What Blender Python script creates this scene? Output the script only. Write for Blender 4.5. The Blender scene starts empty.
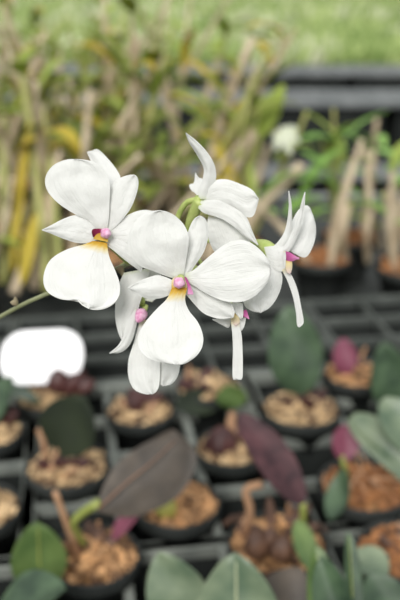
import bpy, bmesh, math, random
from mathutils import Vector, Matrix, noise
C = bpy.context.scene.collection
R = random.Random(7)
PI = math.pi
# ------------------------------------------------------------ camera
CAM = Vector((0, 0, 1.30)); PITCH = math.radians(22); F = 824.0
ZB = 0.84                      # height of the bark surface in the pots
cp, sp = math.cos(PITCH), math.sin(PITCH)
FW = Vector((0, cp, -sp)); UP = Vector((0, sp, cp)); RT = Vector((1, 0, 0))
def P(x, y, d):
    return CAM + FW*d + RT*((x-200)/F*d) - UP*((y-300)/F*d)
def G(x, y, z=ZB):
    v = (y-300)/F
    d = (CAM.z-z)/(sp+v*cp)
    return P(x, y, d)
cam = bpy.data.objects.new('camera', bpy.data.cameras.new('camera')); C.objects.link(cam)
cam.location = CAM; cam.rotation_euler = (PI/2-PITCH, 0, 0)
cam.data.sensor_fit = 'VERTICAL'; cam.data.sensor_height = 36; cam.data.lens = 36*F/600
cam.data.clip_start = 0.02
cam.data.dof.use_dof = True; cam.data.dof.focus_distance = 0.304
cam.data.dof.aperture_fstop = cam.data.lens/1000/0.0056
bpy.context.scene.camera = cam
# ------------------------------------------------------------ materials
def s2l(c):
    return tuple(((v/255)/12.92 if v/255 <= .04045 else ((v/255+.055)/1.055)**2.4) for v in c) + (1,)
def mat(name, c1, c2=None, rough=.5, scale=30, trans=0, bump=0, spec=.5, detail=4, coat=0, per_island=False):
    m = bpy.data.materials.new(name); m.use_nodes = True
    nt = m.node_tree; n = nt.nodes; l = nt.links; b = n['Principled BSDF']
    b.inputs['Roughness'].default_value = rough
    b.inputs['Specular IOR Level'].default_value = spec
    if coat: b.inputs['Coat Weight'].default_value = coat; b.inputs['Coat Roughness'].default_value = .35
    a1 = s2l(c1); a2 = s2l(c2 or c1)
    tc = n.new('ShaderNodeTexCoord')
    mix = n.new('ShaderNodeMix'); mix.data_type = 'RGBA'
    mix.inputs[6].default_value = a1; mix.inputs[7].default_value = a2
    if per_island:
        g = n.new('ShaderNodeNewGeometry'); l.new(g.outputs['Random Per Island'], mix.inputs[0])
    else:
        no = n.new('ShaderNodeTexNoise'); no.inputs['Scale'].default_value = scale; no.inputs['Detail'].default_value = detail
        l.new(tc.outputs['Object'], no.inputs['Vector'])
        mr = n.new('ShaderNodeMapRange'); mr.inputs[1].default_value = .32; mr.inputs[2].default_value = .68
        l.new(no.outputs['Fac'], mr.inputs[0]); l.new(mr.outputs[0], mix.inputs[0])
    l.new(mix.outputs[2], b.inputs['Base Color'])
    if bump:
        no2 = n.new('ShaderNodeTexNoise'); no2.inputs['Scale'].default_value = scale*3
        l.new(tc.outputs['Object'], no2.inputs['Vector'])
        bp = n.new('ShaderNodeBump'); bp.inputs['Strength'].default_value = bump; bp.inputs['Distance'].default_value = .001
        l.new(no2.outputs['Fac'], bp.inputs['Height']); l.new(bp.outputs[0], b.inputs['Normal'])
    if trans:
        t = n.new('ShaderNodeBsdfTranslucent'); ms = n.new('ShaderNodeMixShader'); ms.inputs[0].default_value = trans
        l.new(mix.outputs[2], t.inputs[0]); l.new(b.outputs[0], ms.inputs[1]); l.new(t.outputs[0], ms.inputs[2])
        l.new(ms.outputs[0], n['Material Output'].inputs[0])
    return m
def petal_mat(name, stops, trans=.28):
    """white petal, pigment graded along its length (uv.y), fine veins fanning from the base"""
    m = bpy.data.materials.new(name); m.use_nodes = True
    nt = m.node_tree; n = nt.nodes; l = nt.links; b = n['Principled BSDF']
    b.inputs['Roughness'].default_value = .55; b.inputs['Specular IOR Level'].default_value = .3
    uv = n.new('ShaderNodeUVMap'); sx = n.new('ShaderNodeSeparateXYZ'); l.new(uv.outputs[0], sx.inputs[0])
    no = n.new('ShaderNodeTexNoise'); no.inputs['Scale'].default_value = 7; l.new(uv.outputs[0], no.inputs['Vector'])
    ad = n.new('ShaderNodeMath'); ad.operation = 'MULTIPLY_ADD'; ad.inputs[1].default_value = .09; l.new(no.outputs['Fac'], ad.inputs[0])
    l.new(sx.outputs[1], ad.inputs[2])
    sb = n.new('ShaderNodeMath'); sb.operation = 'SUBTRACT'; sb.inputs[1].default_value = .045; l.new(ad.outputs[0], sb.inputs[0])
    cr = n.new('ShaderNodeValToRGB'); l.new(sb.outputs[0], cr.inputs[0])
    e = cr.color_ramp.elements
    e[0].position = stops[0][0]; e[0].color = s2l(stops[0][1]); e[1].position = stops[-1][0]; e[1].color = s2l(stops[-1][1])
    for p_, c_ in stops[1:-1]:
        x = e.new(p_); x.color = s2l(c_)
    l.new(cr.outputs[0], b.inputs['Base Color'])
    # veins : stretched noise across u
    mp = n.new('ShaderNodeMapping'); mp.inputs['Scale'].default_value = (34, 2.6, 1); l.new(uv.outputs[0], mp.inputs[0])
    vn = n.new('ShaderNodeTexNoise'); vn.inputs['Scale'].default_value = 1; vn.inputs['Detail'].default_value = 3; l.new(mp.outputs[0], vn.inputs['Vector'])
    mp2 = n.new('ShaderNodeMapping'); mp2.inputs['Scale'].default_value = (13, 13, 1); l.new(uv.outputs[0], mp2.inputs[0])
    v2 = n.new('ShaderNodeTexNoise'); v2.inputs['Scale'].default_value = 1; v2.inputs['Detail'].default_value = 4; l.new(mp2.outputs[0], v2.inputs['Vector'])
    am = n.new('ShaderNodeMath'); am.operation = 'ADD'; l.new(vn.outputs['Fac'], am.inputs[0]); l.new(v2.outputs['Fac'], am.inputs[1])
    bp = n.new('ShaderNodeBump'); bp.inputs['Strength'].default_value = .6; bp.inputs['Distance'].default_value = .0005
    l.new(am.outputs[0], bp.inputs['Height']); l.new(bp.outputs[0], b.inputs['Normal'])
    t = n.new('ShaderNodeBsdfTranslucent'); ms = n.new('ShaderNodeMixShader'); ms.inputs[0].default_value = trans
    l.new(cr.outputs[0], t.inputs[0]); l.new(b.outputs[0], ms.inputs[1]); l.new(t.outputs[0], ms.inputs[2])
    l.new(ms.outputs[0], n['Material Output'].inputs[0])
    return m
W = (238, 238, 235)
M = {}
M['petal'] = petal_mat('white_petal', [(0, (228, 232, 210)), (.05, (240, 241, 236)), (.12, W)])
M['lip'] = petal_mat('white_lip_with_yellow_throat', [(0, (212, 160, 40)), (.045, (228, 192, 84)), (.085, (238, 222, 170)), (.15, W)])
M['lip_plain'] = petal_mat('white_lip', [(0, (240, 232, 200)), (.1, W)])
M['pink'] = petal_mat('pink_flower_part', [(0, (170, 70, 130)), (.5, (205, 105, 165)), (1, (228, 165, 205))], .2)
M['maroon'] = petal_mat('maroon_throat', [(0, (105, 15, 45)), (.6, (140, 30, 75)), (1, (215, 130, 170))], .1)
M['yellow'] = petal_mat('yellow_throat', [(0, (226, 184, 80)), (.3, (238, 222, 170)), (1, (226, 206, 206))], .2)
M['yellow_floor'] = petal_mat('yellow_throat_floor', [(0, (232, 196, 90)), (1, (196, 146, 34))], .2)
M['cap'] = mat('pink_cap', (198, 118, 160), (238, 198, 222), .4, 420)
M['ovary'] = mat('pale_green_ovary', (165, 185, 95), (198, 208, 130), .45, 200, .15)
M['stem'] = mat('grey_green_stem', (118, 122, 88), (142, 146, 110), .5, 90)
M['bract'] = mat('papery_bract', (170, 160, 130), (140, 125, 100), .8, 200, .2)
M['plastic'] = mat('black_plastic', (42, 45, 44), (58, 61, 59), .6, 25, spec=.3)
M['tray'] = mat('lit_black_tray_plastic', (104, 108, 103), (136, 140, 132), .8, 35, spec=.2)  # light on the top strips painted in as grey over black plastic
M['tray_dark'] = mat('black_tray_plastic', (66, 70, 67), (92, 96, 92), .8, 25, spec=.2)
M['crate_dark'] = mat('shaded_black_plastic', (36, 39, 38), (48, 51, 49), .85, 9, spec=.15)  # shade painted in: darker copy for crate walls and tray cells
M['crate'] = mat('lit_black_crate_plastic', (92, 96, 97), (118, 121, 121), .6, 9)  # black crate rim coloured grey to stand for its lit upward faces
M['bark1'] = mat('pale_bark_chips', (98, 74, 52), (228, 196, 150), .85, per_island=True)
M['bark2'] = mat('orange_bark_chips', (84, 58, 40), (222, 172, 120), .85, per_island=True)
M['bark3'] = mat('rusty_bark_chips', (118, 76, 46), (176, 122, 76), .85, per_island=True)
M['mulch'] = mat('fine_bark_mix', (108, 78, 48), (150, 112, 74), .95, 120)
M['bulb'] = mat('dark_purple_pseudobulb', (48, 24, 26), (84, 46, 42), .5, 60)
M['bulb_brown'] = mat('brown_purple_pseudobulb', (52, 34, 28), (110, 78, 58), .6, 60)
M['bulb_green'] = mat('yellow_green_bulb', (150, 152, 60), (176, 170, 90), .4, 60)
M['husk'] = mat('papery_tan_husk', (172, 130, 98), (200, 160, 126), .8, 60, .15)
M['debris'] = mat('dark_brown_root', (54, 38, 30), (92, 64, 46), .8, 60)
M['leaf_dark'] = mat('dark_green_leaf', (24, 34, 20), (40, 50, 28), .75, 30)
M['leaf_grey'] = mat('grey_green_leaf', (78, 98, 76), (130, 142, 114), .5, 35, coat=.2)
M['leaf_deep'] = mat('deep_green_leaf', (40, 60, 42), (78, 100, 72), .5, 45)
M['leaf_green'] = mat('mid_green_leaf', (72, 98, 52), (112, 134, 76), .45, 30, .12)
M['leaf_plum'] = mat('plum_brown_leaf', (62, 56, 50), (88, 78, 68), .6, 40)
M['leaf_purple'] = mat('dark_purple_leaf', (48, 28, 34), (92, 58, 62), .6, 60, spec=.35)
M['leaf_magenta'] = mat('magenta_leaf', (128, 62, 84), (150, 84, 104), .5, 40, .2)
M['midrib'] = mat('pale_midrib', (165, 172, 138), (178, 182, 150), .5, 40)
M['midrib_brown'] = mat('brown_midrib', (128, 96, 76), (112, 84, 70), .5, 40)
M['petiole'] = mat('lime_petiole', (140, 152, 72), (165, 172, 96), .5, 60, .15)
M['cane'] = mat('tan_dry_cane', (166, 146, 118), (216, 200, 172), .75, 22)
M['cane2'] = mat('green_cane', (146, 152, 84), (180, 176, 112), .6, 22)
M['blade'] = mat('fresh_green_leaf', (150, 172, 70), (192, 206, 108), .5, 12, .4)
M['blade2'] = mat('olive_green_leaf', (116, 138, 54), (166, 168, 76), .5, 12, .35)
M['blade_y'] = mat('yellow_leaf', (192, 168, 44), (212, 194, 78), .6, 12, .3)
M['blade_f'] = mat('bright_green_leaf', (128, 174, 76), (164, 204, 112), .5, 12, .3)
M['label'] = mat('white_plastic_label', (248, 248, 250), None, .35)
M['metal'] = mat('galvanised_steel', (120, 124, 124), (140, 142, 142), .5, 30)
M['floor'] = mat('black_ground_cover', (38, 41, 38), (58, 60, 54), .85, 6)
M['shade'] = mat('green_grey_shade_cloth', (120, 140, 104), (150, 164, 130), .9, 2, .3)
M['seed'] = mat('pale_green_seedlings', (112, 144, 66), (212, 226, 154), .6, per_island=True, trans=.3)
M['cream'] = mat('cream_seedling_flower', (226, 228, 196), None, .6, trans=.2)
# ------------------------------------------------------------ mesh helpers
def tag(o, label=None, cat=None, group=None, kind=None):
    if label: o['label'] = label
    if cat: o['category'] = cat
    if group: o['group'] = group
    if kind: o['kind'] = kind
    return o
def empty(name, loc):
    o = bpy.data.objects.new(name, None); C.objects.link(o); o.location = loc; o.empty_display_size = .02
    return o
def wloc(o):
    v = Vector(o.location)
    while o.parent: o = o.parent; v = v + Vector(o.location)
    return v
def obj(name, bm, m, parent=None, origin=None, smooth=True, solid=0, sub=0):
    """bm is in world coordinates; it is re-centred on origin (its parent's place by default)"""
    base = wloc(parent) if parent else Vector((0, 0, 0))
    org = Vector(origin) if origin is not None else base.copy()
    bmesh.ops.translate(bm, verts=bm.verts[:], vec=-org)
    me = bpy.data.meshes.new(name); bm.to_mesh(me); bm.free()
    mats = m if isinstance(m, (list, tuple)) else [m]
    for q in mats: me.materials.append(q)
    if smooth:
        for p in me.polygons: p.use_smooth = True
    o = bpy.data.objects.new(name, me); C.objects.link(o)
    if parent: o.parent = parent
    o.location = org-base
    if sub:
        k = o.modifiers.new('s', 'SUBSURF'); k.levels = k.render_levels = sub
    if solid:
        k = o.modifiers.new('t', 'SOLIDIFY'); k.thickness = solid; k.offset = 0
        k = o.modifiers.new('e', 'EDGE_SPLIT'); k.split_angle = math.radians(50)
    return o
def copy_tree(o, parent=None):
    c = o.copy(); C.objects.link(c); c.parent = parent
    for ch in list(o.children): copy_tree(ch, c)
    return c
def spline(pts, n):
    """Catmull-Rom through pts, resampled to n+1 points by length"""
    pts = [Vector(p) for p in pts]
    if len(pts) == 2:
        return [pts[0].lerp(pts[1], i/n) for i in range(n+1)]
    q = [pts[0]*2-pts[1]]+pts+[pts[-1]*2-pts[-2]]
    out = []
    for i in range(1, len(q)-2):
        for k in range(14):
            t = k/14
            out.append(.5*((2*q[i])+(q[i+1]-q[i-1])*t+(2*q[i-1]-5*q[i]+4*q[i+1]-q[i+2])*t*t+(3*q[i]-q[i-1]-3*q[i+1]+q[i+2])*t**3))
    out.append(pts[-1])
    L = [0]
    for a, b in zip(out, out[1:]): L.append(L[-1]+(b-a).length)
    res = []; j = 0
    for i in range(n+1):
        t = L[-1]*i/n
        while j < len(L)-2 and L[j+1] < t: j += 1
        seg = L[j+1]-L[j]
        res.append(out[j].lerp(out[j+1], (t-L[j])/seg if seg > 1e-12 else 0))
    return res
def frames(pts):
    fr = []; up = Vector((.13, .21, .97)).normalized()
    prev = None
    for i in range(len(pts)):
        t = (pts[min(i+1, len(pts)-1)]-pts[max(i-1, 0)]).normalized()
        if prev is None:
            a = t.cross(up)
            if a.length < .05: a = t.cross(Vector((1, 0, 0)))
            a.normalize()
        else:
            a = (prev-t*prev.dot(t)).normalized()
        prev = a; fr.append((a, t.cross(a).normalized()))
    return fr
def tube(bm, pts, rad, n=12, seg=8):
    """rad: number or function of 0..1"""
    pts = spline(pts, n); fr = frames(pts); rings = []
    for i, (p, (a, b)) in enumerate(zip(pts, fr)):
        r = rad(i/n) if callable(rad) else rad
        rings.append([bm.verts.new(p+a*math.cos(k*2*PI/seg)*r+b*math.sin(k*2*PI/seg)*r) for k in range(seg)])
    for r0, r1 in zip(rings, rings[1:]):
        for k in range(seg): bm.faces.new((r0[k], r0[(k+1) % seg], r1[(k+1) % seg], r1[k]))
    bm.faces.new(rings[0][::-1]); bm.faces.new(rings[-1])
def box(bm, c, s, rot=None):
    m = Matrix.Translation(Vector(c)) @ (rot.to_4x4() if rot else Matrix.Identity(4)) @ Matrix.Diagonal((s[0], s[1], s[2], 1))
    bmesh.ops.create_cube(bm, size=1, matrix=m)
def lathe(bm, c, prof, seg=40, sx=1, sy=1):
    rings = []
    for r, z in prof:
        rings.append([bm.verts.new((c[0]+r*sx*math.cos(k*2*PI/seg), c[1]+r*sy*math.sin(k*2*PI/seg), c[2]+z)) for k in range(seg)])
    for a, b in zip(rings, rings[1:]):
        for k in range(seg): bm.faces.new((a[k], a[(k+1) % seg], b[(k+1) % seg], b[k]))
    return rings
def blob(bm, c, s, d=Vector((0, 0, 1)), r=None, seed=0, amp=.12):
    """pseudobulb: a pear along d, fatter below, ribbed"""
    q = Vector(d).normalized().to_track_quat('Z', 'Y').to_matrix().to_4x4()
    g = bmesh.ops.create_uvsphere(bm, u_segments=16, v_segments=10, radius=1)
    for v in g['verts']:
        z = v.co.z
        k = (1-.25*z)*(1+amp*math.cos(5*math.atan2(v.co.y, v.co.x)+seed))
        v.co = Vector((v.co.x*k*s[0], v.co.y*k*s[0], z*s[1]))
    bmesh.ops.transform(bm, matrix=Matrix.Translation(Vector(c)) @ q, verts=g['verts'])
# ------------------------------------------------------------ petals
def surf(left, right, d0, d1, bow=0, cup=0, rip=0, seed=0, n=34, m=20, f=None):
    """a petal: left and right edges run base -> tip (outline), depth gives its relief towards / away from the viewer side"""
    bow *= .6; cup *= .4; rip *= 1.25
    Ls = spline([(a, b, 0) for a, b in left], n); Rs = spline([(a, b, 0) for a, b in right], n)
    bm = bmesh.new(); uvl = bm.loops.layers.uv.new('UVMap'); V = []; U = {}
    for i in range(n+1):
        s = i/n; row = []
        wd = (Ls[i]-Rs[i]).length/100
        for j in range(m+1):
            t = j/m; p = Ls[i].lerp(Rs[i], t); e = 2*t-1
            d = d0+(d1-d0)*s+bow*4*s*(1-s)+cup*e*e*math.sin(PI*min(1, s*1.05+.02))**.6
            d -= .0005*math.exp(-(e*6)**2)*wd*math.sin(PI*s)*.5                     # mid vein
            d += rip*(math.sin(e*5+seed)*.5*s+math.sin(e*9+s*6+seed*2)*.28*abs(e)*s+math.sin(s*9+seed)*.35*e*s)
            d += .0007*noise.noise(Vector((p.x*.06, p.y*.06, seed)))+.00022*noise.noise(Vector((p.x*.2, p.y*.2, seed)))
            if f: d += f(s, e)
            v = bm.verts.new(P(p.x, p.y, d)); row.append(v); U[v] = (t, s)
        V.append(row)
    for i in range(n):
        for j in range(m):
            fc = bm.faces.new((V[i][j], V[i][j+1], V[i+1][j+1], V[i+1][j]))
            for lo in fc.loops: lo[uvl].uv = U[lo.vert]
    bmesh.ops.remove_doubles(bm, verts=bm.verts[:], dist=1e-6)
    bmesh.ops.recalc_face_normals(bm, faces=bm.faces[:])
    return bm
spray = empty('orchid_spray', P(-40, 340, .36))
tag(spray, 'spray of six white orchid blooms with yellow throats on a thin grey-green stem', 'orchid')
def petal(fl, name, L, Rr, d0, d1, bow=0, cup=0, rip=.0009, seed=0, m='petal', th=.00035, f=None, label=None):
    o = obj(name, surf(L, Rr, d0, d1, bow, cup, rip, seed, f=f), M[m], fl, origin=P(*L[0], d0), solid=th)
    if label: o['label'] = label
    return o
def flower(ov_pts, rad, label):
    """the ovary is the flower's own mesh; petals, lip and column hang on it"""
    bm = bmesh.new(); tube(bm, [P(*p) for p in ov_pts], rad, 14, 10)
    o = obj('flower', bm, M['ovary'], spray, origin=P(*ov_pts[-1])); o['label'] = label
    return o
def column(fl, pts, r, cap, cr, hood=1.0):
    bm = bmesh.new(); tube(bm, [P(*p) for p in pts], lambda t: r*(.9+.25*t), 8, 10)
    col = obj('column', bm, M['ovary'], fl, origin=P(*pts[0])); 
    bm = bmesh.new()
    d = (P(*pts[-1])-P(*pts[0]))
    blob(bm, P(*cap), (cr, cr*hood), d, amp=.08, seed=1)
    obj('anther_cap', bm, M['cap'], fl, origin=P(*cap))['label'] = 'pink cap on the column tip'
# --- flower B : the central bloom, facing the viewer
fb = flower([(196, 268, .325), (188, 276, .318), (182, 282, .3085)], lambda t: .0012+.0010*t, 'central bloom facing the viewer, largest and sharpest')
petal(fb, 'petal', [(176, 279), (165, 275.5), (154, 271), (139, 265), (129, 251), (128, 238), (134, 224), (146, 213), (160, 210.5)],
      [(184, 275), (185.5, 262), (188, 247), (188.5, 236), (184, 225), (176, 216.5), (169, 212.5), (160, 210.5)], .3055, .300, -.0035, .002, .0011, 1)
petal(fb, 'petal', [(186, 273), (194, 270), (210, 256), (226, 244), (240, 240), (252, 243.5), (262, 252), (268, 260), (271, 269)],
      [(186, 281), (193, 285), (208, 294), (224, 301), (240, 302), (252, 297.5), (262, 289), (269, 279), (271, 269)], .3055, .3015, -.004, .002, .001, 2)
petal(fb, 'sepal', [(179.5, 277), (182.5, 262), (186, 240), (190, 227), (194.5, 219), (199.5, 216)],
      [(187, 277), (195, 265), (204, 251), (208.3, 234), (206.5, 221.5), (203, 217), (199.5, 216)], .3062, .3075, .001, .003, .0005, 3)
petal(fb, 'sepal', [(174, 281), (165, 277), (156, 275.5), (142, 280), (134, 284), (128, 288)],
      [(174, 291), (167, 296), (156, 298.5), (143, 297), (134, 293), (128, 288)], .305, .303, -.001, .0025, .0005, 4)
petal(fb, 'sepal', [(184, 281), (196, 282), (214, 291), (229, 301), (234, 311), (233, 317.5)],
      [(181, 289), (190, 299), (202, 312), (212, 317), (222, 319), (233, 317.5)], .3072, .3068, .0005, .002, .0006, 5)
petal(fb, 'lip', [(172, 288), (167, 299), (157, 309), (145.5, 322), (138.5, 335), (138.5, 346), (145, 356), (156, 361), (168, 363.5), (176, 364.5)],
      [(187, 288), (185, 300), (189, 311), (198, 322.5), (203, 336), (202, 347), (197, 355), (190, 360.5), (183, 364), (176, 364.5)],
      .3035, .296, -.001, .003, .0012, 6, 'lip', label='broad white lip with a yellow throat')
petal(fb, 'throat', [(171.5, 288), (172, 280), (175.5, 276.5), (181, 275.5)], [(186, 293), (187, 286), (185.5, 279), (181, 275.5)],
      .3034, .3045, .0015, -.001, 0, 2, 'yellow')
petal(fb, 'side_lobe', [(184.5, 277.5), (187.5, 285), (188, 291.5), (187.5, 294.5)], [(186, 277), (189, 283), (192.5, 291.5), (193.5, 294.5)],
      .3025, .299, 0, .0005, 0, 3, 'pink', label='magenta side lobe')
column(fb, [(181, 277.5, .3055), (179.5, 281.5, .303)], .0016, (178.8, 283.3, .3005), .0021)
# --- flower A : left bloom
fa = flower([(128, 262, .335), (112, 245, .325), (104, 237, .3165)], lambda t: .0012+.0008*t, 'left bloom facing the viewer, maroon inside its throat')
petal(fa, 'sepal', [(104, 196), (97, 175), (92, 164), (87.5, 152)], [(122, 192), (120, 176), (110, 161), (98, 149.5), (92, 151), (87.5, 152)], .321, .330, 0, .002, .0005, 11)
petal(fa, 'petal', [(100, 233), (90, 221), (74, 213.5), (58, 203), (47, 190), (45.5, 177), (53, 165.5), (65, 160), (76, 159.5)],
      [(107, 231), (109, 215), (109.5, 200), (110, 186), (107, 175), (101, 166.5), (93, 162), (84, 160), (76, 159.5)], .3135, .309, -.003, .002, .001, 12)
petal(fa, 'petal', [(105, 231), (107, 217), (107, 200), (111, 187), (119, 179), (128, 175.5), (134, 175)],
      [(108, 233), (119, 223), (130, 209), (136, 195), (138.5, 183), (137, 177), (134, 175)], .314, .3125, -.001, .002, .0006, 13)
petal(fa, 'sepal', [(100, 231), (90, 221.5), (78, 215.5), (66, 218), (52, 225), (42, 230)], [(98, 240), (88, 243), (76, 242.5), (62, 238), (51, 233.5), (42, 230)], .3132, .311, -.001, .0022, .0005, 14)
petal(fa, 'petal', [(107, 232), (117, 224), (130, 214), (146, 210), (160, 216), (168, 236)], [(108, 240), (120, 245), (134, 252), (148, 262), (160, 258), (168, 236)], .3145, .3155, -.0015, .002, .0008, 15)
petal(fa, 'sepal', [(107, 238), (122, 241), (136, 250), (143, 262), (141, 272)], [(105, 244), (113, 250), (124, 259), (133, 266), (141, 272)], .3138, .3145, -.0012, .0015, .0005, 16)
petal(fa, 'lip', [(93, 241), (84, 244.5), (66, 250), (50, 260.5), (43.5, 277), (46, 290), (56, 297.5), (67, 299.5), (77, 299), (81, 304), (89, 308.5)],
      [(107, 243), (109, 256), (114, 268), (119, 281), (120, 292), (117, 300), (111, 305.5), (104, 308.5), (98, 309.5), (93, 309.3), (89, 308.5)],
      .312, .3045, -.001, .003, .0014, 17, 'lip', label='white lip with a notched edge and yellow throat')
petal(fa, 'throat', [(92, 232), (93, 229.2), (99, 228.6), (105, 229.5)], [(93, 236.5), (96, 238.5), (102, 238), (107, 236)], .3118, .3125, .001, 0, 0, 4, 'maroon', label='maroon throat')
petal(fa, 'side_lobe', [(93, 239), (97, 234), (101, 233)], [(108, 242), (107.5, 237), (105, 234), (101, 233)], .3108, .3118, 0, -.001, 0, 5, 'yellow_floor', label='yellow throat floor')
column(fa, [(105, 233, .313), (106.5, 234, .3098)], .0012, (106, 233.5, .3095), .0020, 1.3)
# --- flower C : behind, lower left of centre
fc_ = flower([(150, 272, .345), (143, 290, .338), (140, 303, .331)], lambda t: .0012+.0008*t, 'bloom turned left, partly hidden behind the central one')
petal(fc_, 'sepal', [(124, 273), (118, 287), (116, 300), (115.5, 318), (119, 334), (124, 343)], [(150, 268), (146, 285), (140, 302), (136, 318), (132, 332), (124, 343)], .330, .322, -.003, .004, .0008, 21)
petal(fc_, 'petal', [(136, 308), (127, 323), (123, 337), (118, 346), (109.5, 353.3)], [(138, 314), (135, 330), (130, 344), (121, 352), (109.5, 353.3)], .3235, .319, -.001, .002, .0005, 22)
petal(fc_, 'sepal', [(143, 300), (136, 290), (142, 276), (150, 266)], [(152, 302), (160, 294), (162, 280), (158, 270), (150, 266)], .332, .333, 0, .002, .0005, 23)
petal(fc_, 'lip', [(140, 320), (134, 342), (128.5, 360), (128.5, 377), (134, 389), (144, 393.5), (152, 394)],
      [(158, 320), (160, 342), (160, 362), (160, 376), (159, 386), (156, 392), (152, 394)], .326, .320, -.001, .002, .001, 24, 'lip_plain')
petal(fc_, 'lip_lobe', [(150, 330), (151, 352), (153, 370), (157, 383), (163, 386)], [(176, 335), (181, 352), (180, 366), (177, 377), (171, 384), (163, 386)], .3275, .323, -.001, .002, .001, 25, 'lip_plain')
column(fc_, [(146, 306, .334), (143, 312, .331)], .0012, (140.5, 316, .3228), .0023, 1.6)
# --- flower D : upper right, seen from behind
fd = flower([(188, 232, .338), (190, 222, .334), (195, 211, .330), (201, 200, .326)], lambda t: .0013+.0016*t, 'upper bloom seen from behind, curling sepal pointing up')
petal(fd, 'sepal', [(199, 199), (199, 190), (203, 178), (203.5, 167), (196, 153), (189, 142), (185.8, 133)], [(207, 199), (212, 189), (216, 177), (213.5, 163), (205, 150), (195, 140), (185.8, 133)], .3255, .318, 0, .0035, .0006, 31)
petal(fd, 'sepal', [(198, 199), (196, 194), (191, 190), (189.5, 185), (194, 183), (195.5, 173)], [(203, 196), (204, 190), (204, 184), (202, 179), (199, 178), (195.5, 173)], .327, .332, 0, .001, .0004, 32)
petal(fd, 'petal', [(204, 198), (207, 187), (214, 181), (226, 179.5), (240, 184), (252, 190), (258.5, 199)], [(204, 203), (216, 203), (230, 206), (240, 212), (247, 217), (254, 215), (258.5, 199)], .3265, .321, -.002, .003, .0007, 33)
petal(fd, 'petal', [(201, 201), (214, 200), (228, 202), (240, 208), (247, 218), (252, 231), (258, 245)], [(198, 208), (204, 213), (214, 216), (224, 220), (236, 228), (246, 237), (258, 245)], .3248, .323, -.001, .002, .0006, 34)
petal(fd, 'lip', [(209, 214), (207, 226), (209, 240), (215, 252), (226, 258)], [(218, 214), (236, 219), (249, 233), (249, 246), (240, 255), (226, 258)], .328, .330, 0, .002, .0006, 35, 'lip_plain')
# --- flower E : right, side view
fe = flower([(248, 243, .338), (258, 244, .332), (265, 246, .327), (272, 252, .323)], lambda t: .0013+.0018*t, 'right bloom in side view with two upright sepals and a ribbon lip')
petal(fe, 'petal', [(281, 252), (290, 226), (297, 212), (304, 206), (309, 207), (313, 216)], [(290, 250), (299, 256), (306, 257), (311.5, 249), (315, 238), (315.5, 226), (313, 216)], .324, .331, 0, .002, .0006, 41)
petal(fe, 'sepal', [(268, 250), (277, 243), (284.5, 232), (288, 218), (289, 204), (288.8, 191)], [(276, 258), (285, 249), (290.5, 234), (292, 220), (291.2, 204), (288.8, 191)], .3215, .318, 0, .0015, .0003, 42)
petal(fe, 'sepal', [(272, 254), (284, 246), (292, 232), (298, 216), (301.5, 203), (305, 192)], [(280, 259), (289, 251), (297, 237), (303, 221), (304.5, 205), (305, 192)], .3205, .3185, 0, .0015, .0003, 43)
petal(fe, 'sepal', [(264, 247), (274, 246), (286, 247)], [(268, 262), (276, 270), (284, 271), (286, 262), (286, 247)], .3215, .3205, -.0015, .001, .0003, 44)
petal(fe, 'petal', [(276, 262), (279, 268), (282, 276), (281, 287), (276, 299), (269, 308), (261, 312.5)], [(262, 255), (256, 270), (250, 285), (244, 298), (245, 306), (252, 311), (261, 312.5)], .3222, .3175, -.001, .003, .0007, 45)
petal(fe, 'lip', [(282, 270), (288, 282), (293, 297), (296, 312), (297, 325), (299.5, 327)], [(285, 268), (292, 276), (297.5, 290), (301, 306), (303.5, 322), (299.5, 327)], .3195, .316, .001, -.001, .0002, 46, 'lip_plain')
petal(fe, 'throat', [(285, 259), (285, 266), (287, 272), (290, 274)], [(291.5, 259), (292, 265), (291.5, 270), (290, 274)], .319, .3175, 0, .001, .0002, 47, 'yellow')
petal(fe, 'side_lobe', [(283.5, 251), (283, 257), (285, 270)], [(285.5, 251), (286, 258), (285, 270)], .318, .3175, 0, 0, 0, 48, 'lip_plain')
petal(fe, 'column', [(284, 259.5), (291, 261), (299, 258.5)], [(284.5, 251), (291, 253.5), (299, 258.5)], .3185, .317, 0, .0012, .0001, 49, 'pink', th=.0008, label='pointed magenta column')
# --- flower G : small, hanging under the central bloom
fg = flower([(226, 300, .326), (230, 306, .321), (235, 312, .3165)], lambda t: .0012+.001*t, 'lower right bloom seen edge-on with a long narrow hanging lip')
petal(fg, 'lip', [(231, 322), (232.5, 335), (233, 350), (232.5, 366), (233, 379), (236, 378)], [(239, 322), (241.5, 335), (242.5, 350), (242.8, 366), (242, 379), (236, 378)], .3125, .307, 0, -.0015, .0002, 51, 'lip_plain')
petal(fg, 'sepal', [(232, 318), (226, 318.5), (220, 318), (212.5, 319.5)], [(230, 324), (228, 327.5), (222, 325), (212.5, 319.5)], .3155, .312, 0, .0005, .0002, 52)
petal(fg, 'petal', [(231, 303), (233, 310), (240, 318), (242.5, 318)], [(242.5, 303), (243, 308), (243, 314), (242.5, 318)], .3135, .3105, 0, .001, .0002, 53)
petal(fg, 'petal', [(232, 320), (236, 327), (240, 331)], [(246, 317), (245, 323), (243, 329), (240, 331)], .315, .313, 0, .001, .0002, 54)
petal(fg, 'throat', [(232.5, 313), (231, 318), (232, 323), (236, 326)], [(236, 313), (239, 318), (239.5, 323), (236, 326)], .3128, .3115, 0, .0006, .0001, 55, 'yellow')
petal(fg, 'side_lobe', [(243, 311), (243, 316), (249, 319)], [(246, 309.5), (247.5, 313), (249, 319)], .313, .312, 0, .0004, .0001, 56, 'pink', label='small pink side lobe')
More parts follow.
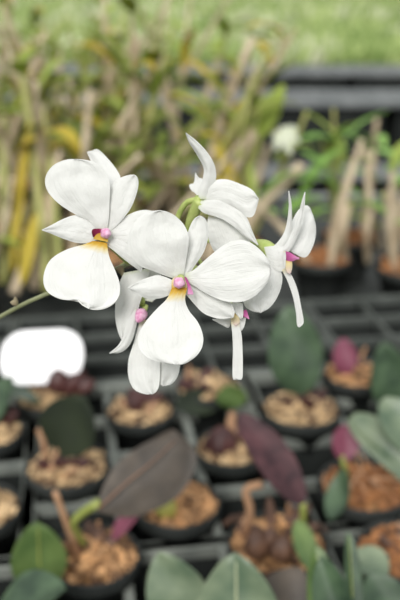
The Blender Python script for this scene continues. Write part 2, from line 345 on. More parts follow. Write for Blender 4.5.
# --- stem and stalks
spray_root = P(-40, 340, .36)
bm = bmesh.new()
base_out = Vector((-.33, .46, ZB-.01))
tube(bm, [base_out, (base_out+Vector((.02, -.005, .10))), P(-95, 372, .37), P(-40, 340, .36), (P(0, 317, .349)), P(26, 303, .342), P(52, 292, .337), P(85, 281, .335), P(118, 268, .335), P(150, 256, .337), P(172, 246, .338), P(186, 236, .339)], lambda t: .00155-.0007*t, 70, 8)
obj('stem', bm, M['stem'], spray)
def stalk(pts, r=.0009):
    bm = bmesh.new(); tube(bm, [P(*p) for p in pts], r, 14, 8); obj('flower_stalk', bm, M['ovary'], spray, origin=P(*pts[0]))
stalk([(120, 268, .336), (127, 263, .336), (128, 262, .335)], .0011)
stalk([(96, 278, .335), (98, 262, .333), (101, 245, .326), (104, 237, .3165)])
stalk([(150, 256, .338), (152, 264, .344), (150, 272, .345)])
stalk([(168, 249, .337), (175, 228, .337), (179, 214, .334), (186, 203, .330), (194, 200, .3275), (201, 199, .3262)], .00115)
stalk([(172, 246, .338), (186, 258, .333), (196, 268, .325)])
stalk([(186, 236, .339), (215, 242, .342), (248, 243, .338)])
stalk([(186, 236, .339), (205, 270, .335), (226, 300, .326)])
for a, b in (((14, 304, .3445), (15, 297, .343)), ((119, 268, .3345), (123, 277, .333)), ((103, 271, .334), (110, 263, .332))):
    bm = bmesh.new(); tube(bm, [P(*a), P((a[0]+b[0])/2+1, (a[1]+b[1])/2, a[2]-.0005), P(*b)], lambda t: .0016*(1-t)+.0003, 6, 6)
    obj('bract', bm, M['bract'], spray, origin=P(*a))
# ------------------------------------------------------------ pots
def scatter_bark(c, rad, n, seed, zj=.006, size=(.004, .009)):
    r = random.Random(seed); bm = bmesh.new()
    for i in range(n):
        a = r.random()*2*PI; q = math.sqrt(r.random())*rad*.95
        s = r.uniform(*size)
        rot = Matrix.Rotation(r.random()*PI, 3, 'Z') @ Matrix.Rotation(r.uniform(-.6, .6), 3, 'X') @ Matrix.Rotation(r.uniform(-.6, .6), 3, 'Y')
        dome = (1-(q/rad)**2)*.008
        k0 = len(bm.verts)
        box(bm, (c[0]+q*math.cos(a), c[1]+q*math.sin(a), c[2]-.001+dome+r.uniform(-.002, zj)), (s, s*r.uniform(.5, .9), s*r.uniform(.3, .6)), rot)
        bm.verts.ensure_lookup_table()
        for v in bm.verts[k0:]: v.co += Vector((r.uniform(-1, 1), r.uniform(-1, 1), r.uniform(-1, 1)))*s*.14
    # fine mix under the chips, filling the pot
    k0 = len(bm.faces)
    lathe(bm, c, [(.0001, -.059), (rad*.71, -.059), (rad*.96, -.006), (rad*.7, .003), (.0001, .006)], 28)
    bm.faces.ensure_lookup_table()
    for f in bm.faces[k0:]: f.material_index = 1
    return bm
def pot_mesh(c, r):
    """round nursery pot; c on the bark surface"""
    bm = bmesh.new()
    lathe(bm, c, [(r*.30, -.068), (r*.68, -.070), (r*.72, -.064), (r*.95, -.006), (r*1.0, -.006), (r*1.03, -.004), (r*1.03, .006), (r*1.015, .008), (r*.985, .007), (r*.96, -.002), (r*.71, -.060), (r*.30, -.062), (r*.30, -.068)], 44)
    bmesh.ops.recalc_face_normals(bm, faces=bm.faces[:])
    return bm
def potted(px, py, r, label, bark='bark1', seed=0, name='potted_orchid', cat='potted plant', group='potted seedlings in the tray cells', n=340):
    c = G(px, py) if py is not None else px
    root = empty(name, (c.x, c.y, ZB-.07)); tag(root, label, cat, group)
    obj('pot', pot_mesh(c, r), M['plastic'], root)
    obj('bark', scatter_bark(c, r*.93, n, seed), [M[bark], M['mulch']], root, smooth=False)['kind'] = 'stuff'
    root['c'] = 0; del root['c']
    return root, c
def leaf(root, base, tip, w, m, arch=.15, fold=.2, side=None, roundness=1.0, notch=0, name='leaf', rib=None, petiole=0, label=None, n=18, k=10, twist=0):
    """a leaf blade with real thickness and a folded midrib between two points in the place"""
    b = Vector(base); t = Vector(tip); ax = t-b; L = ax.length; axn = ax.normalized()
    if side is None:
        side = axn.cross(Vector((0, 0, 1)))
        if side.length < .1: side = Vector((1, 0, 0))
    side = (Vector(side)-axn*Vector(side).dot(axn)).normalized(); nor = side.cross(axn).normalized()
    if nor.z < 0 : nor = -nor
    bm = bmesh.new(); rows = []
    for i in range(n+1):
        s = i/n; row = []
        wid = w/2*(math.sin(PI*min(1, s**roundness))**.62)*(1 if 0 < s < 1 else 0)+w*.015
        sd = (side*math.cos(twist*s)+nor*math.sin(twist*s))
        for j in range(k+1):
            e = 2*j/k-1
            p = b+axn*(L*s)+nor*(arch*L*4*s*(1-s))+sd*(e*wid)+nor*(abs(e)**1.4*wid*fold)
            p += nor*(.03*w*math.sin(s*7+e*2))
            if notch: p -= axn*(notch*max(0, s-.8)*5*(1-abs(e)))
            row.append(bm.verts.new(p))
        rows.append(row)
    for i in range(n):
        for j in range(k): bm.faces.new((rows[i][j], rows[i][j+1], rows[i+1][j+1], rows[i+1][j]))
    o = obj(name, bm, M[m], root, origin=b, solid=min(.0014, w*.05))
    if label: o['label'] = label
    if rib:
        bm = bmesh.new()
        tube(bm, [b+axn*(L*s)+nor*(arch*L*4*s*(1-s)+.0006) for s in (0, .2, .4, .6, .8, .96)], lambda q: w*.022*(1-.7*q)+.0002, 12, 6)
        obj('midrib', bm, M[rib], o, origin=b)
    return o
def bulbs(root, lst, m='bulb', name='pseudobulb'):
    for i, (p, r, h, d) in enumerate(lst):
        bm = bmesh.new(); blob(bm, p, (r, h), Vector(d), seed=i)
        obj(name, bm, M[m], root, origin=p)
def bulb_clump(root, c, n, rad, size, seed, m='bulb', off=(0, 0)):
    r = random.Random(seed); L = []
    for i in range(max(2, n//3)):
        a = r.uniform(0, 2*PI); p = Vector((c.x+off[0]+rad*math.cos(a), c.y+off[1]+rad*math.sin(a), c.z+.003))
        e = Vector((r.uniform(-.02, .02), r.uniform(-.015, .015), r.uniform(.012, .028)))
        stick(root, [p, p+e*.6+Vector((0, 0, .004)), p+e], lambda t: size*.42*(1-.5*t), 'husk', 'husk')
    for i in range(n+1):
        a = r.uniform(0, 2*PI); q = rad*r.uniform(.6, 1.7); p = Vector((c.x+off[0]*.5+q*math.cos(a), c.y+off[1]*.5+q*math.sin(a), c.z+.006))
        e = Vector((r.uniform(-1, 1), r.uniform(-1, 1), .25)).normalized()*r.uniform(.012, .024)
        stick(root, [p-e*.5, p+Vector((0, 0, .003)), p+e*.5], size*.28, 'debris', 'root')
    for i in range(n):
        a = i/n*2*PI+r.random()*1.6; q = rad*r.uniform(.25, 1.15)
        p = Vector((c.x+off[0]+q*math.cos(a), c.y+off[1]+q*math.sin(a), c.z+size*.8+r.uniform(0, .006)))
        L.append((p, size*r.uniform(.5, .9), size*r.uniform(1.0, 2.1), (math.cos(a)*1.1+r.uniform(-.5, .5), math.sin(a)*.9, 1)))
    bulbs(root, L, m)
def stick(root, pts, r, m, name, label=None):
    bm = bmesh.new(); tube(bm, pts, r, 14, 8); o = obj(name, bm, M[m], root, origin=pts[0])
    if label: o['label'] = label
    return o
RP = .043
# A front left
a, c = potted(94, 561, .038, 'potted orchid in the front row with a leaning tan stalk and one large plum-grey leaf', 'bark2', 1)
stick(a, [c+Vector((-.012, -.002, 0)), P(72, 538, .67), P(60, 505, .655), P(55, 492, .65)], lambda t: .0036-.001*t, 'husk', 'old_stalk', 'leaning tan husk-covered stalk')
leaf(a, P(40, 590, .66), P(38, 522, .64), .042, 'leaf_green', .05, .25, side=(1, .2, 0), rib='petiole')
bulb_clump(a, c, 4, .014, .008, 3, 'bulb_brown', (.0, .01))
stick(a, [c+Vector((-.005, .01, 0)), P(74, 525, .66), P(84, 512, .65), P(99, 503, .64)], lambda t: .0026+.0012*t, 'petiole', 'petiole', 'lime green leaf stalk')
pl = obj('leaf', surf([(97, 507), (103, 487), (116, 465), (136, 449), (157, 437), (173, 430)], [(99, 512), (128, 517), (155, 510), (178, 496), (192, 476), (197, 455), (189, 443), (173, 430)], .64, .675, -.004, .006, .002, 61), M['leaf_plum'], a, origin=P(97, 507, .64), solid=.0014)
pl['label'] = 'large plum-grey leaf'
bm = bmesh.new(); tube(bm, [P(98, 509, .638), P(125, 484, .640), P(150, 464, .648), P(176, 440, .665)], lambda t: .0011-.0006*t, 12, 6); obj('midrib', bm, M['midrib_brown'], pl, origin=P(97, 507, .64))
leaf(a, P(112, 540, .66), P(140, 514, .66), .018, 'leaf_magenta', .08, .2)
# B
b, c = potted(68, 470, .041, 'potted orchid with dark purple bulbs and a round blackish leaf, at left', 'bark1', 2)
bulb_clump(b, c, 8, .021, .008, 5, 'bulb')
leaf(b, P(55, 452, .80), P(86, 398, .77), .056, 'leaf_dark', .03, .15, side=P(105, 430, .78)-P(60, 410, .79), label='round blackish green leaf')
stick(b, [c+Vector((-.02, 0, 0)), c+Vector((-.022, .0, .03)), c+Vector((-.026, .002, .045))], .003, 'husk', 'old_stalk')
# D, J, K
d, c = potted(-22, 514, .038, 'potted orchid cut by the left frame edge, level with the front row gap', 'bark1', 3); bulb_clump(d, c, 3, .012, .008, 6)
j, c = potted(-14, 436, .038, 'potted orchid cut by the left frame edge, below the white label', 'bark1', 4); bulb_clump(j, c, 5, .016, .010, 7, off=(.005, .015))
leaf(j, c+Vector((0, .01, .005)), c+Vector((.028, .03, .055)), .045, 'leaf_deep', .05, .15)
k, c = potted(50, 400, .037, 'potted orchid with a heap of dark purple bulbs in front of the white label', 'bark1', 5)
bulb_clump(k, c, 7, .018, .0115, 8, off=(.008, .012)); bulbs(k, [(P(72, 384, .93), .010, .016, (.6, 0, .8)), (P(58, 381, .93), .012, .015, (.2, 0, 1)), (P(86, 386, .925), .009, .012, (.8, 0, .4))])
leaf(k, P(40, 403, .91), P(0, 392, .89), .036, 'leaf_deep', .08, .15)
# C
cc, c = potted(178, 508, .038, 'potted orchid with bare orange bark and one yellow-green bulb, right of the plum-grey leaf', 'bark2', 6)
bulbs(cc, [(P(166, 507, .735), .010, .010, (0, 0, 1))], 'bulb_green'); bulb_clump(cc, c, 3, .014, .007, 9, 'bulb_brown', (-.005, .012))
# I
i_, c = potted(140, 414, .037, 'potted orchid with reddish bulbs directly below the hanging white lip', 'bark1', 7)
bulb_clump(i_, c, 6, .018, .010, 10, 'bulb', (.0, .005))
# L
l_, c = potted(208, 390, .037, 'potted orchid with a flat dark leaf and a small upright green leaf, rear centre', 'bark1', 8)
leaf(l_, P(222, 400, .95), P(174, 406, .92), .032, 'leaf_dark', .05, .2, side=(0, .6, .5), label='flat dark green leaf')
leaf(l_, P(232, 408, .93), P(231, 384, .92), .034, 'leaf_green', .03, .2, side=(1, 0, .1), label='small upright green leaf')
bulb_clump(l_, c, 4, .015, .009, 11, 'bulb', (-.01, .0))
# G
g_, c = potted(231, 452, .036, 'potted orchid with one fat dark bulb and pale bark, left of the long purple leaf', 'bark1', 9)
bulbs(g_, [(P(222, 443, .835), .017, .019, (0, 0, 1)), (P(236, 432, .85), .011, .012, (.2, 0, 1))])
stick(g_, [P(232, 436, .845), P(231, 424, .84), P(233, 412, .84)], lambda t: .0065-.003*t, 'husk', 'husk')
# N
n_, c = potted(278, 548, .042, 'potted orchid with brown bulbs, a pale stake and a long dark purple leaf leaning left', 'bark2', 10)
bulb_clump(n_, c, 12, .028, .0085, 12, 'bulb_brown', (-.005, .008))
bulbs(n_, [(P(270, 538, .67), .0085, .010, (0, 0, 1)), (P(256, 545, .665), .010, .012, (-.2, 0, 1)), (P(282, 548, .66), .010, .011, (.2, 0, 1))], 'bulb_brown')
stick(n_, [c+Vector((-.03, .01, 0)), P(250, 512, .69), P(246, 490, .685), P(262, 484, .68)], .0035, 'husk', 'old_stalk', 'hooked tan dry stalk')
stick(n_, [c+Vector((.022, .012, 0)), P(303, 520, .68), P(303, 503, .672)], lambda t: .0038-.0012*t, 'petiole', 'petiole')
leaf(n_, P(303, 505, .672), P(239, 414, .69), .031, 'leaf_purple', .06, .22, side=P(290, 440, .68)-P(255, 475, .665), roundness=.95, label='long dark purple leaf')
leaf(n_, P(312, 572, .63), P(297, 520, .655), .017, 'leaf_green', .05, .3, side=(1, 0, 0))
# F
f_, c = potted(301, 412, .043, 'potted orchid with plum bulbs on pale bark under a broad deep green leaf', 'bark1', 11)
bulb_clump(f_, c, 8, .020, .0085, 13, 'bulb', (.006, .008))
leaf(f_, P(300, 395, .91), P(289, 306, .90), .058, 'leaf_deep', .05, .15, side=(1, .0, .1), roundness=.9, label='broad deep green leaf')
# H
h_, c = potted(354, 378, .036, 'potted orchid with orange bark between the two upright deep green leaves', 'bark2', 12)
bulb_clump(h_, c, 5, .016, .008, 14, 'bulb', (-.004, .01)); leaf(h_, P(345, 376, .98), P(343, 338, .98), .028, 'leaf_magenta', .1, .3, side=(1, .0, .1))
leaf(h_, P(392, 408, .92), P(384, 342, .90), .044, 'leaf_deep', .05, .2, side=(1, .1, .1), roundness=.8, label='upright grey-green leaf')
# E
e_, c = potted(364, 490, .043, 'potted orchid in a wide round pot with rusty bark and a small magenta leaf', 'bark3', 13, n=210)
stick(e_, [c+Vector((-.012, .02, 0)), P(345, 470, .775), P(342, 455, .77)], .0028, 'petiole', 'petiole')
leaf(e_, P(343, 461, .77), P(347, 424, .775), .026, 'leaf_magenta', .05, .25, side=(1, .1, .1), label='small magenta leaf')
leaf(e_, P(330, 520, .72), P(343, 468, .74), .022, 'leaf_deep', -.15, .35, side=P(340, 500, .72)-P(322, 490, .73), twist=.5)
gl = obj('leaf', surf([(412, 490), (386, 468), (366, 450), (352, 433), (348, 421), (356, 413)], [(425, 455), (408, 436), (390, 424), (372, 415), (356, 413)], .72, .755, -.008, .006, .002, 62), M['leaf_grey'], e_, origin=P(412, 490, .72), solid=.0014)
gl['label'] = 'broad grey-green leaf'
leaf(e_, P(412, 455, .72), P(384, 398, .74), .040, 'leaf_grey', .06, .3, side=(1, .3, 0))
r_ = random.Random(5)
for q in range(7):
    aa = r_.uniform(0, 2*PI); p = c+Vector((math.cos(aa)*.025, math.sin(aa)*.025, .002))
    stick(e_, [p, p+Vector((r_.uniform(-.02, .02), r_.uniform(-.02, .02), .02)), p+Vector((r_.uniform(-.03, .03), r_.uniform(-.03, .03), .008))], .0011, 'husk', 'root')
# O and other front plants
o_, c = potted(402, 556, .038, 'potted orchid in the lower right corner behind the narrow striped leaves', 'bark3', 14)
leaf(o_, P(385, 580, .63), P(352, 552, .65), .032, 'leaf_grey', .08, .25); bulb_clump(o_, c, 4, .015, .008, 15, 'bulb_brown')
# front row outside the bottom edge: their leaves reach into view
def front(px, X, Y, label, leaves, seed):
    root, c = potted(Vector((X, Y, ZB)), None, .040, label, 'bark1', seed); bulb_clump(root, c, 4, .014, .009, seed, 'bulb_brown')
    for lf in leaves: leaf(root, *lf[:4], **lf[4])
    return root
front(0, -.148, .462, 'potted orchid at the lower left corner with a dark grey-green leaf low in the frame', [(P(-10, 622, .58), P(66, 590, .57), .048, 'leaf_deep', dict(arch=.08, fold=.15))], 21)
front(0, -.020, .462, 'potted orchid at the bottom edge with a rounded grey leaf and a broad pointed leaf', [
    (P(190, 622, .575), P(160, 552, .57), .041, 'leaf_grey', dict(arch=.06, fold=.12, side=(1, 0, .1), roundness=.75, label='rounded grey-green leaf')),
    (P(236, 650, .55), P(236, 553, .545), .056, 'leaf_grey', dict(arch=.06, fold=.28, side=(1, 0, 0), roundness=.7, rib='midrib', label='broad pointed leaf with a pale midrib'))], 22)
front(0, .066, .475, 'potted orchid at the bottom edge with a wide matt purple-grey leaf and narrow striped leaves', [
    (P(268, 640, .58), P(300, 568, .60), .044, 'leaf_plum', dict(arch=.05, fold=.1, side=P(330, 600, .60)-P(270, 590, .60), roundness=.8, label='wide matt purple-grey leaf')),
    (P(322, 650, .55), P(316, 545, .56), .022, 'leaf_green', dict(arch=.05, fold=.4, side=(1, .3, 0), rib='midrib')),
    (P(345, 650, .55), P(322, 556, .555), .026, 'leaf_deep', dict(arch=.05, fold=.4, side=(1, -.2, 0))),
    (P(352, 650, .545), P(348, 532, .555), .013, 'leaf_deep', dict(arch=.03, fold=.5, side=(1, .4, 0), rib='petiole'))], 23)
front(0, .150, .47, 'potted orchid in the bottom right corner with a dark glossy leaf', [(P(395, 640, .57), P(372, 572, .58), .035, 'leaf_deep', dict(arch=.06, fold=.2, side=(1, .2, 0)))], 24)
# the pot the flower spray grows from, at the spray's foot
sp_root, c = potted(Vector((-.33, .46, ZB)), None, .042, 'potted orchid beyond the left edge that the white flower spray grows from', 'bark1', 25)
bulb_clump(sp_root, c, 4, .016, .012, 25, 'bulb')
# ------------------------------------------------------------ trays (cell lattices), rotated like the pots' rows
ROT = math.radians(9)
E1 = Vector((math.cos(ROT), math.sin(ROT), 0)); E2 = Vector((-math.sin(ROT), math.cos(ROT), 0))
def lattice(bm, o, e1, e2, nu, nv, su, sv, zt, depth=.035, w=.0065, floor=True):
    rot = Matrix((e1, e2, Vector((0, 0, 1)))).transposed()
    for i in range(nu+1):
        c = o+e1*(i*su)+e2*(nv*sv/2); box(bm, (c.x, c.y, zt-depth/2), (w if 0 < i < nu else w*1.6, nv*sv+w, depth if 0 < i < nu else depth*1.1), rot)
    for j in range(nv+1):
        c = o+e2*(j*sv)+e1*(nu*su/2); box(bm, (c.x, c.y, zt-depth/2-.0004), (nu*su+w, w if 0 < j < nv else w*1.6, depth if 0 < j < nv else depth*1.1), rot)
    if floor:
        c = o+e2*(nv*sv/2)+e1*(nu*su/2); box(bm, (c.x, c.y, zt-depth*1.0-.001), (nu*su, nv*sv, .002), rot)
ZT = ZB-.012
def tray(u0, w0, nu, nv, label, su=.0853, sv=.077, depth=.058, name='carrier_tray', w=.0085, tm='tray'):
    o = E1*u0+E2*w0; bm = bmesh.new(); lattice(bm, o, E1, E2, nu, nv, su, sv, ZT, .012, w, False)
    ob = obj(name, bm, M[tm], None, origin=(o.x, o.y, ZB-.072), smooth=False)
    k = ob.modifiers.new('b', 'BEVEL'); k.width = .0012; k.segments = 1
    rot = Matrix((E1, E2, Vector((0, 0, 1)))).transposed(); bm = bmesh.new()
    lattice(bm, o, E1, E2, nu, nv, su, sv, ZT-.012, depth-.013, w*.6)
    obj('cell_wall', bm, M['crate_dark'], ob, smooth=False)
    tag(ob, label, 'tray', 'plant trays on the bench'); return ob
tray(-.486, .357, 5, 3, 'black cell tray off the left frame edge, in front')
tray(-.059, .357, 5, 3, 'black cell tray under the front pots, lower right quarter of the photo') if False else None
tray(-.059, .357, 3, 3, 'black cell tray under the front row pots, bottom centre')
tray(.199, .357, 4, 3, 'black cell tray under the pots in the lower right corner')
tray(-.486, .590, 5, 4, 'black cell tray under the pots along the left edge, below the white label')
tray(-.059, .590, 3, 4, 'black cell tray holding the centre pots around the long purple leaf')
tray(.199, .590, 4, 4, 'black cell tray holding the pots on the right with the wide rusty pot')
for q, (u, lab) in enumerate(((-.52, 'empty black tray behind the white label, left'), (-.09, 'empty black tray behind the central pots'), (.34, 'empty black tray at the right edge behind the upright leaves'))):
    tray(u, .912, 5, 3, lab, .085, .071, .050, w=.006, tm='tray_dark')
# white label
lab = empty('plant_label', P(42, 392, .945)); tag(lab, 'blank white rounded plastic label standing behind the dark bulbs at the left', 'label')
bm = bmesh.new(); cx, cy, hw, hh, rr = 42, 357, 41, 27, 24
pts = []
for qx, qy, a0 in ((1, -1, -PI/2), (1, 1, 0), (-1, 1, PI/2), (-1, -1, PI)):
    for t in range(7):
        an = a0+t/6*PI/2; pts.append((cx+qx*(hw-rr)+rr*math.cos(an), cy+qy*(hh-rr)+rr*math.sin(an)))
c0 = P(cx, cy, .945); fwd = Vector((0, .854, -.52)); up_ = Vector((0, .52, .854)); s_ = .945/F
fr_ = [bm.verts.new(c0+RT*((x-cx)*s_)-up_*((y-cy+ -.05*(x-cx))*s_)-fwd*.0015) for x, y in pts]
bk_ = [bm.verts.new(v.co+fwd*.003) for v in fr_]
bm.faces.new(fr_); bm.faces.new(bk_[::-1])
for i in range(len(fr_)): bm.faces.new((fr_[i], bk_[i], bk_[(i+1) % len(fr_)], fr_[(i+1) % len(fr_)]))
bmesh.ops.recalc_face_normals(bm, faces=bm.faces[:])
obj('face', bm, M['label'], lab, smooth=False)
bm = bmesh.new(); g0 = c0.copy(); box(bm, (g0.x, g0.y+.004, (g0.z-.02+ZT-.045)/2), (.009, .002, g0.z-.02-(ZT-.045))); obj('stake', bm, M['label'], lab, smooth=False)
# ------------------------------------------------------------ plants behind: canes in pots
def stalk_plant(loc, seed, label, group, h=(.22, .36), ncane=8, leaves='mix', spread=.10, bark='bark2', r=.045, lean=0, nleaf=9, lw=.016, pot_n=90):
    rr = random.Random(seed); c = Vector((loc[0], loc[1], ZB))
    root = empty('potted_cane_orchid', (c.x, c.y, ZB-.07)); tag(root, label, 'potted plant', group)
    obj('pot', pot_mesh(c, r), M['plastic'], root)
    obj('bark', scatter_bark(c, r*.93, pot_n, seed, size=(.009, .017)), [M[bark], M['mulch']], root, smooth=False)['kind'] = 'stuff'
    for i in range(ncane):
        a = rr.random()*2*PI; q = rr.uniform(.2, .7)*r
        p0 = c+Vector((math.cos(a)*q, math.sin(a)*q, 0)); hh = rr.uniform(*h)
        dv = Vector((math.cos(a)*spread*rr.random()+lean, math.sin(a)*spread*.6*rr.random(), hh))
        p1 = p0+dv*.5+Vector((rr.uniform(-.01, .01), 0, 0)); p2 = p0+dv
        rd = rr.uniform(.004, .0075)
        cm = 'cane' if rr.random() < .72 else 'cane2'
        cn = stick(root, [p0, p1, p2], lambda t: rd*(.55+.6*math.sin(PI*min(1, t*.9+.12)))*(1+.10*math.cos(t*50)), cm, 'cane')
        for k_ in range(nleaf//ncane+1 if nleaf >= ncane else (1 if rr.random() < nleaf/ncane else 0)):
            s = rr.uniform(.45, 1.0); b0 = p0.lerp(p1, s*2) if s < .5 else p1.lerp(p2, s*2-1)
            an = rr.random()*2*PI; ll = rr.uniform(.06, .12)
            tp = b0+Vector((math.cos(an)*ll*.8, math.sin(an)*ll*.5, rr.uniform(-.25, .8)*ll))
            mm = {'mix': rr.choice(['blade', 'blade2', 'blade2', 'blade', 'blade_y', 'blade']), 'green': rr.choice(['blade_f', 'blade']), 'yellow': rr.choice(['blade_y', 'blade2', 'blade'])}[leaves]
            leaf(root, b0, tp, lw*rr.uniform(.8, 1.3), mm, rr.uniform(.05, .25), .25, n=8, k=4)
    return root
GL = 'cane orchids in the thicket on the left'
LB = 'tall potted cane orchid with tan canes and sparse green and yellow leaves in the blurred thicket'
thick = [(-.40, 1.34), (-.27, 1.36), (-.14, 1.32), (-.35, 1.50), (-.20, 1.50), (-.06, 1.48), (-.47, 1.64), (-.31, 1.66), (-.15, 1.66), (.0, 1.66),
         (-.56, 1.82), (-.40, 1.82), (-.23, 1.84), (-.07, 1.84)]
rows_ = [(3, 'front row'), (3, 'second row'), (4, 'third row'), (4, 'rear row')]; where = []
for cnt, nm in rows_:
    for q in range(cnt): where.append(['leftmost', 'second from the left', 'second from the right' if cnt == 4 else 'rightmost', 'rightmost'][q]+' in the thicket\'s '+nm)
protos = []
for i, (x, y) in enumerate(thick):
    lb = 'tall tan-caned potted orchid, '+where[i]
    if i < 6:
        protos.append(stalk_plant((x, y), 100+i, lb, GL, h=(.16, .42), ncane=7, nleaf=34, spread=.30, leaves='mix', lw=.022))
    else:
        o = copy_tree(protos[i % 6]); o.location = (x, y, ZB-.07); o.rotation_euler.z = i*1.3; o['label'] = lb
# fence of low bark pots seen in front of the thicket / right side
GR = 'cane orchids on the right'
q1 = stalk_plant((.205, 1.315), 201, 'potted cane orchid with thin stems and arching bright green leaves, right of the side-view bloom', GR, h=(.10, .18), ncane=3, nleaf=12, leaves='green', spread=.14, bark='bark3', r=.05, lw=.014)
q2 = stalk_plant((.345, 1.27), 202, 'potted cane orchid at the right edge with upright tan canes over rusty bark', GR, h=(.12, .22), ncane=4, nleaf=7, leaves='green', spread=.05, bark='bark3', r=.055)
q3 = stalk_plant((.27, 1.43), 203, 'potted cane orchid with one tall pale cane behind the bright green leaves', GR, h=(.14, .26), ncane=3, nleaf=8, leaves='green', spread=.09, bark='bark3', r=.05)
q4 = stalk_plant((.42, 1.45), 204, 'potted cane orchid at the right edge behind the rusty-bark pot, leafy', GR, h=(.12, .20), ncane=7, nleaf=14, leaves='green', spread=.13, bark='bark3', r=.05)
q5 = stalk_plant((.07, 1.40), 205, 'potted cane orchid with canes leaning right behind the upper bloom', GR, h=(.14, .26), ncane=6, nleaf=3, leaves='yellow', spread=.05, bark='bark2', r=.045, lean=.06)
q6 = stalk_plant((-.36, 1.19), 206, 'potted cane orchid at the left edge with a broad yellow leaf', GL, h=(.10, .2), ncane=5, nleaf=6, leaves='mix', spread=.08, bark='bark3', r=.05)
leaf(q6, P(22, 285, 1.23), P(36, 212, 1.22), .020, 'blade_y', .03, .2, side=(1, 0, 0), label='broad yellow leaf')
leaf(q6, P(12, 275, 1.26), P(30, 120, 1.26), .015, 'blade_y', .05, .2, side=(1, 0, 0), label='long yellow leaf')
# canes leaning right behind the upper bloom, yellow leaf, bright leaf with small far flower
stick(q5, [G(208, 262), P(225, 190, 1.40), P(262, 118, 1.42)], lambda t: .009-.002*t, 'cane', 'cane')
stick(q5, [G(196, 262), P(205, 180, 1.42), P(228, 100, 1.44), P(252, 40, 1.46)], lambda t: .010-.002*t, 'cane', 'cane')
stick(q5, [G(225, 262), P(262, 205, 1.35), P(302, 165, 1.34)], lambda t: .011-.002*t, 'cane', 'cane')
leaf(q5, P(240, 200, 1.40), P(214, 140, 1.40), .020, 'blade_y', .03, .2, side=(1, 0, 0), label='yellow leaf')
leaf(q5, P(259, 138, 1.33), P(284, 84, 1.29), .031, 'blade', .03, .15, side=P(290, 122, 1.3)-P(252, 102, 1.32), label='broad bright green leaf')
for (bx, by, tx, ty) in ((300, 210, 350, 145), (325, 200, 285, 215), (335, 205, 300, 150), (345, 150, 300, 140), (345, 195, 290, 180), (370, 150, 410, 175), (365, 160, 340, 130)):
    leaf(q1, P(bx, by, 1.36), P(tx, ty, 1.34), .030, 'blade_f', .15, .25, n=10, k=4)
for (x0, y0, x1, y1) in ((345, 262, 348, 205), (330, 268, 362, 140), (392, 262, 388, 190), (368, 262, 372, 205), (380, 250, 366, 150)):
    stick(q3 if x0 < 350 else q2, [G(x0, y0), P((x0+x1)/2-3, (y0+y1)/2, 1.33), P(x1, y1, 1.33)], lambda t: .0068-.002*t, 'cane', 'cane')
for (x0, y0, x1, y1) in ((4, 270, 2, 120), (34, 275, 60, 150), (60, 272, 42, 110), (14, 280, 52, 190), (70, 268, 90, 90), (48, 278, 20, 60)):
    stick(q6, [G(x0, y0+14), P((x0+x1)/2+2, (y0+y1)/2, 1.27), P(x1, y1, 1.27)], lambda t: .0085-.003*t, 'cane' if x0 % 4 else 'cane2', 'cane')
# small far white flower
ff = empty('orchid_flower', P(285, 138, 1.315)); tag(ff, 'small blurred white orchid flower below the bright green leaf in the background', 'flower')
for k_, (dx, dy) in enumerate(((14, 4), (6, 16), (-8, 12), (12, -8), (2, -9), (-9, 2))):
    o = leaf(ff, P(282, 131, 1.305), P(284+dx*1.15, 138+dy*1.1, 1.300+.003*k_), .013, 'label', .1, .2, n=8, k=4, name='petal', side=(FW.cross(Vector((dx, 0, -dy)))))
    o.data.materials[0] = M['petal']
stick(ff, [P(262, 135, 1.335), P(272, 131, 1.325), P(282, 131, 1.306)], .0018, 'cane2', 'stalk')
# ------------------------------------------------------------ benches
def bench(x0, x1, y0, y1, zt, label, slat=True, leg_h=None):
    root = empty('greenhouse_bench', ((x0+x1)/2, (y0+y1)/2, 0)); tag(root, label, 'bench', 'greenhouse benches')
    bm = bmesh.new(); box(bm, ((x0+x1)/2, (y0+y1)/2, zt-.006), (x1-x0-.06, y1-y0-.06, .012)); obj('bench_top', bm, M['plastic'], root, smooth=False)
    bm = bmesh.new()
    for x in (x0+.015, x1-.015): box(bm, (x, (y0+y1)/2, zt-.02), (.03, y1-y0, .05))
    for y in (y0+.015, y1-.015): box(bm, ((x0+x1)/2, y, zt-.02), (x1-x0, .03, .05))
    obj('bench_frame', bm, M['metal'], root, smooth=False)
    for x in (x0+.03, x1-.03):
        for y in (y0+.05, y1-.05):
            bm = bmesh.new(); box(bm, (x, y, (zt-.045)/2), (.04, .04, zt-.045)); obj('leg', bm, M['metal'], root, smooth=False)
    return root
bench(-.75, .75, .26, 2.02, ZB-.0712, 'bench carrying the orchid pots and trays')
bench(-1.6, 1.6, 2.80, 4.34, .66, 'lower bench carrying the stacked black crates')
bench(-3.6, 3.6, 4.40, 13.2, .80, 'far long bench covered in pale green seedlings')
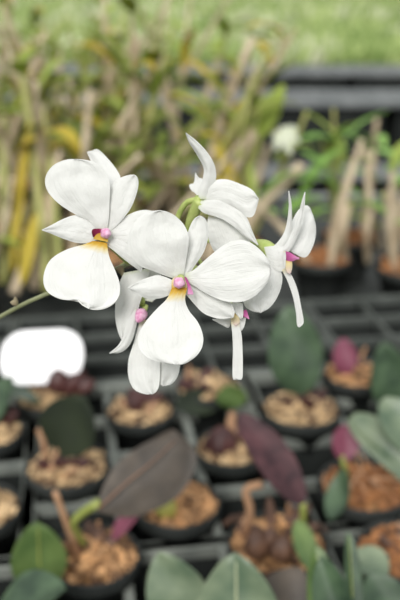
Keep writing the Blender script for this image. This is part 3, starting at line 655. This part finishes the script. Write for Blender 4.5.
# stacked crates
def crate_stack(x, y, label, w=.66, dpt=.33):
    root = empty('crate_stack', (x, y, .66))
    root.name = 'nursery_crate'; tag(root, label, 'crate', 'black crates stacked on the lower bench')
    z0, z1 = .661, .845
    bm = bmesh.new()
    for ys in (-1, 1):
        for k_ in range(12): box(bm, (x-w/2+.03+k_*(w-.06)/11, y+ys*(dpt/2-.01), (z0+z1)/2), (.014, .012, z1-z0-.02))
        box(bm, (x, y+ys*(dpt/2-.016), (z0+z1)/2), (w-.02, .003, z1-z0-.02))
    for xs in (-1, 1):
        for k_ in range(9): box(bm, (x+xs*(w/2-.01), y-dpt/2+.03+k_*(dpt-.06)/8, (z0+z1)/2), (.012, .014, z1-z0-.02))
        box(bm, (x+xs*(w/2-.016), y, (z0+z1)/2), (.003, dpt-.02, z1-z0-.02))
    box(bm, (x, y, z0+.004), (w-.02, dpt-.02, .008))
    obj('crate_wall', bm, M['crate_dark'], root, smooth=False)
    bm = bmesh.new(); lattice(bm, Vector((x-w/2, y-dpt/2, 0)), Vector((1, 0, 0)), Vector((0, 1, 0)), 11, 8, w/11, dpt/8, z1, .014, .024, False)
    obj('rim', bm, M['crate'], root, smooth=False)
    return root
side_words = ['far left', 'centre left', 'centre right, behind the small far flower', 'far right']
for k_ in range(4): crate_stack(-1.05+k_*.70, 3.20, 'black crate in the nearer row, '+side_words[k_])
for k_ in range(4): crate_stack(-1.05+k_*.70, 4.10, 'black crate in the rear row just below the seedlings, '+['far left', 'centre left', 'centre right', 'far right'][k_])
# seedling field
bm = bmesh.new(); r = random.Random(3)
for i in range(15000):
    y = 4.45+(r.random()**1.6)*8.6; x = r.uniform(-1, 1)*min(3.5, .35*y+.3)
    hgt = r.uniform(.06, .13)*(1+.08*(y-4.4)); w = .010+.0022*(y-4.4)
    a = r.random()*PI; dx, dy = math.cos(a)*w, math.sin(a)*w; lx, ly = r.uniform(-.05, .05), r.uniform(-.05, .05)
    v = [bm.verts.new(q) for q in ((x-dx, y-dy, .805), (x+dx, y+dy, .805), (x+dx*1.2+lx*.5, y+dy*1.2+ly*.5, .805+hgt*.6), (x+lx, y+ly, .805+hgt), (x-dx*1.2+lx*.5, y-dy*1.2+ly*.5, .805+hgt*.6))]
    f = bm.faces.new(v); f.material_index = 1 if (noise.noise(Vector((x*1.5, y*.7, 0))) > .0 and r.random() < .4) else 0
sd = obj('seedlings', bm, [M['seed'], M['cream']], None, origin=(0, 8.8, .80), smooth=False)
tag(sd, 'dense pale green seedlings with cream flecks covering the far bench', 'seedlings', kind='stuff')
# structure
bm = bmesh.new(); box(bm, (0, 6.5, -.05), (16, 17, .1)); o = obj('floor', bm, M['floor'], None, smooth=False); tag(o, kind='structure')
bm = bmesh.new(); box(bm, (0, 14.5, 1.5), (16, .05, 3.0)); o = obj('wall_back', bm, M['shade'], None, smooth=False); tag(o, kind='structure')
# ------------------------------------------------------------ light
w = bpy.data.worlds.new('world'); bpy.context.scene.world = w; w.use_nodes = True
n = w.node_tree.nodes; l = w.node_tree.links
tc = n.new('ShaderNodeTexCoord'); sx = n.new('ShaderNodeSeparateXYZ'); l.new(tc.outputs['Generated'], sx.inputs[0])
cr = n.new('ShaderNodeValToRGB'); mr = n.new('ShaderNodeMapRange'); mr.inputs[1].default_value = -1; l.new(sx.outputs[2], mr.inputs[0]); l.new(mr.outputs[0], cr.inputs[0])
e = cr.color_ramp.elements; e[0].position = .45; e[0].color = (.10, .12, .09, 1); e[1].position = .85; e[1].color = (.97, .99, 1.0, 1)
x = e.new(.53); x.color = (.55, .58, .53, 1)
l.new(cr.outputs[0], n['Background'].inputs[0]); n['Background'].inputs[1].default_value = .92
sun = bpy.data.objects.new('sun', bpy.data.lights.new('sun', 'SUN')); C.objects.link(sun)
sun.data.energy = 2.3; sun.data.angle = math.radians(22); sun.data.color = (1, .98, .95)
sun.rotation_euler = (math.radians(50), math.radians(-16), 0)
vs = bpy.context.scene.view_settings; vs.view_transform = 'Standard'; vs.look = 'None'; vs.gamma = 1; vs.exposure = .15; vs.use_curve_mapping = False
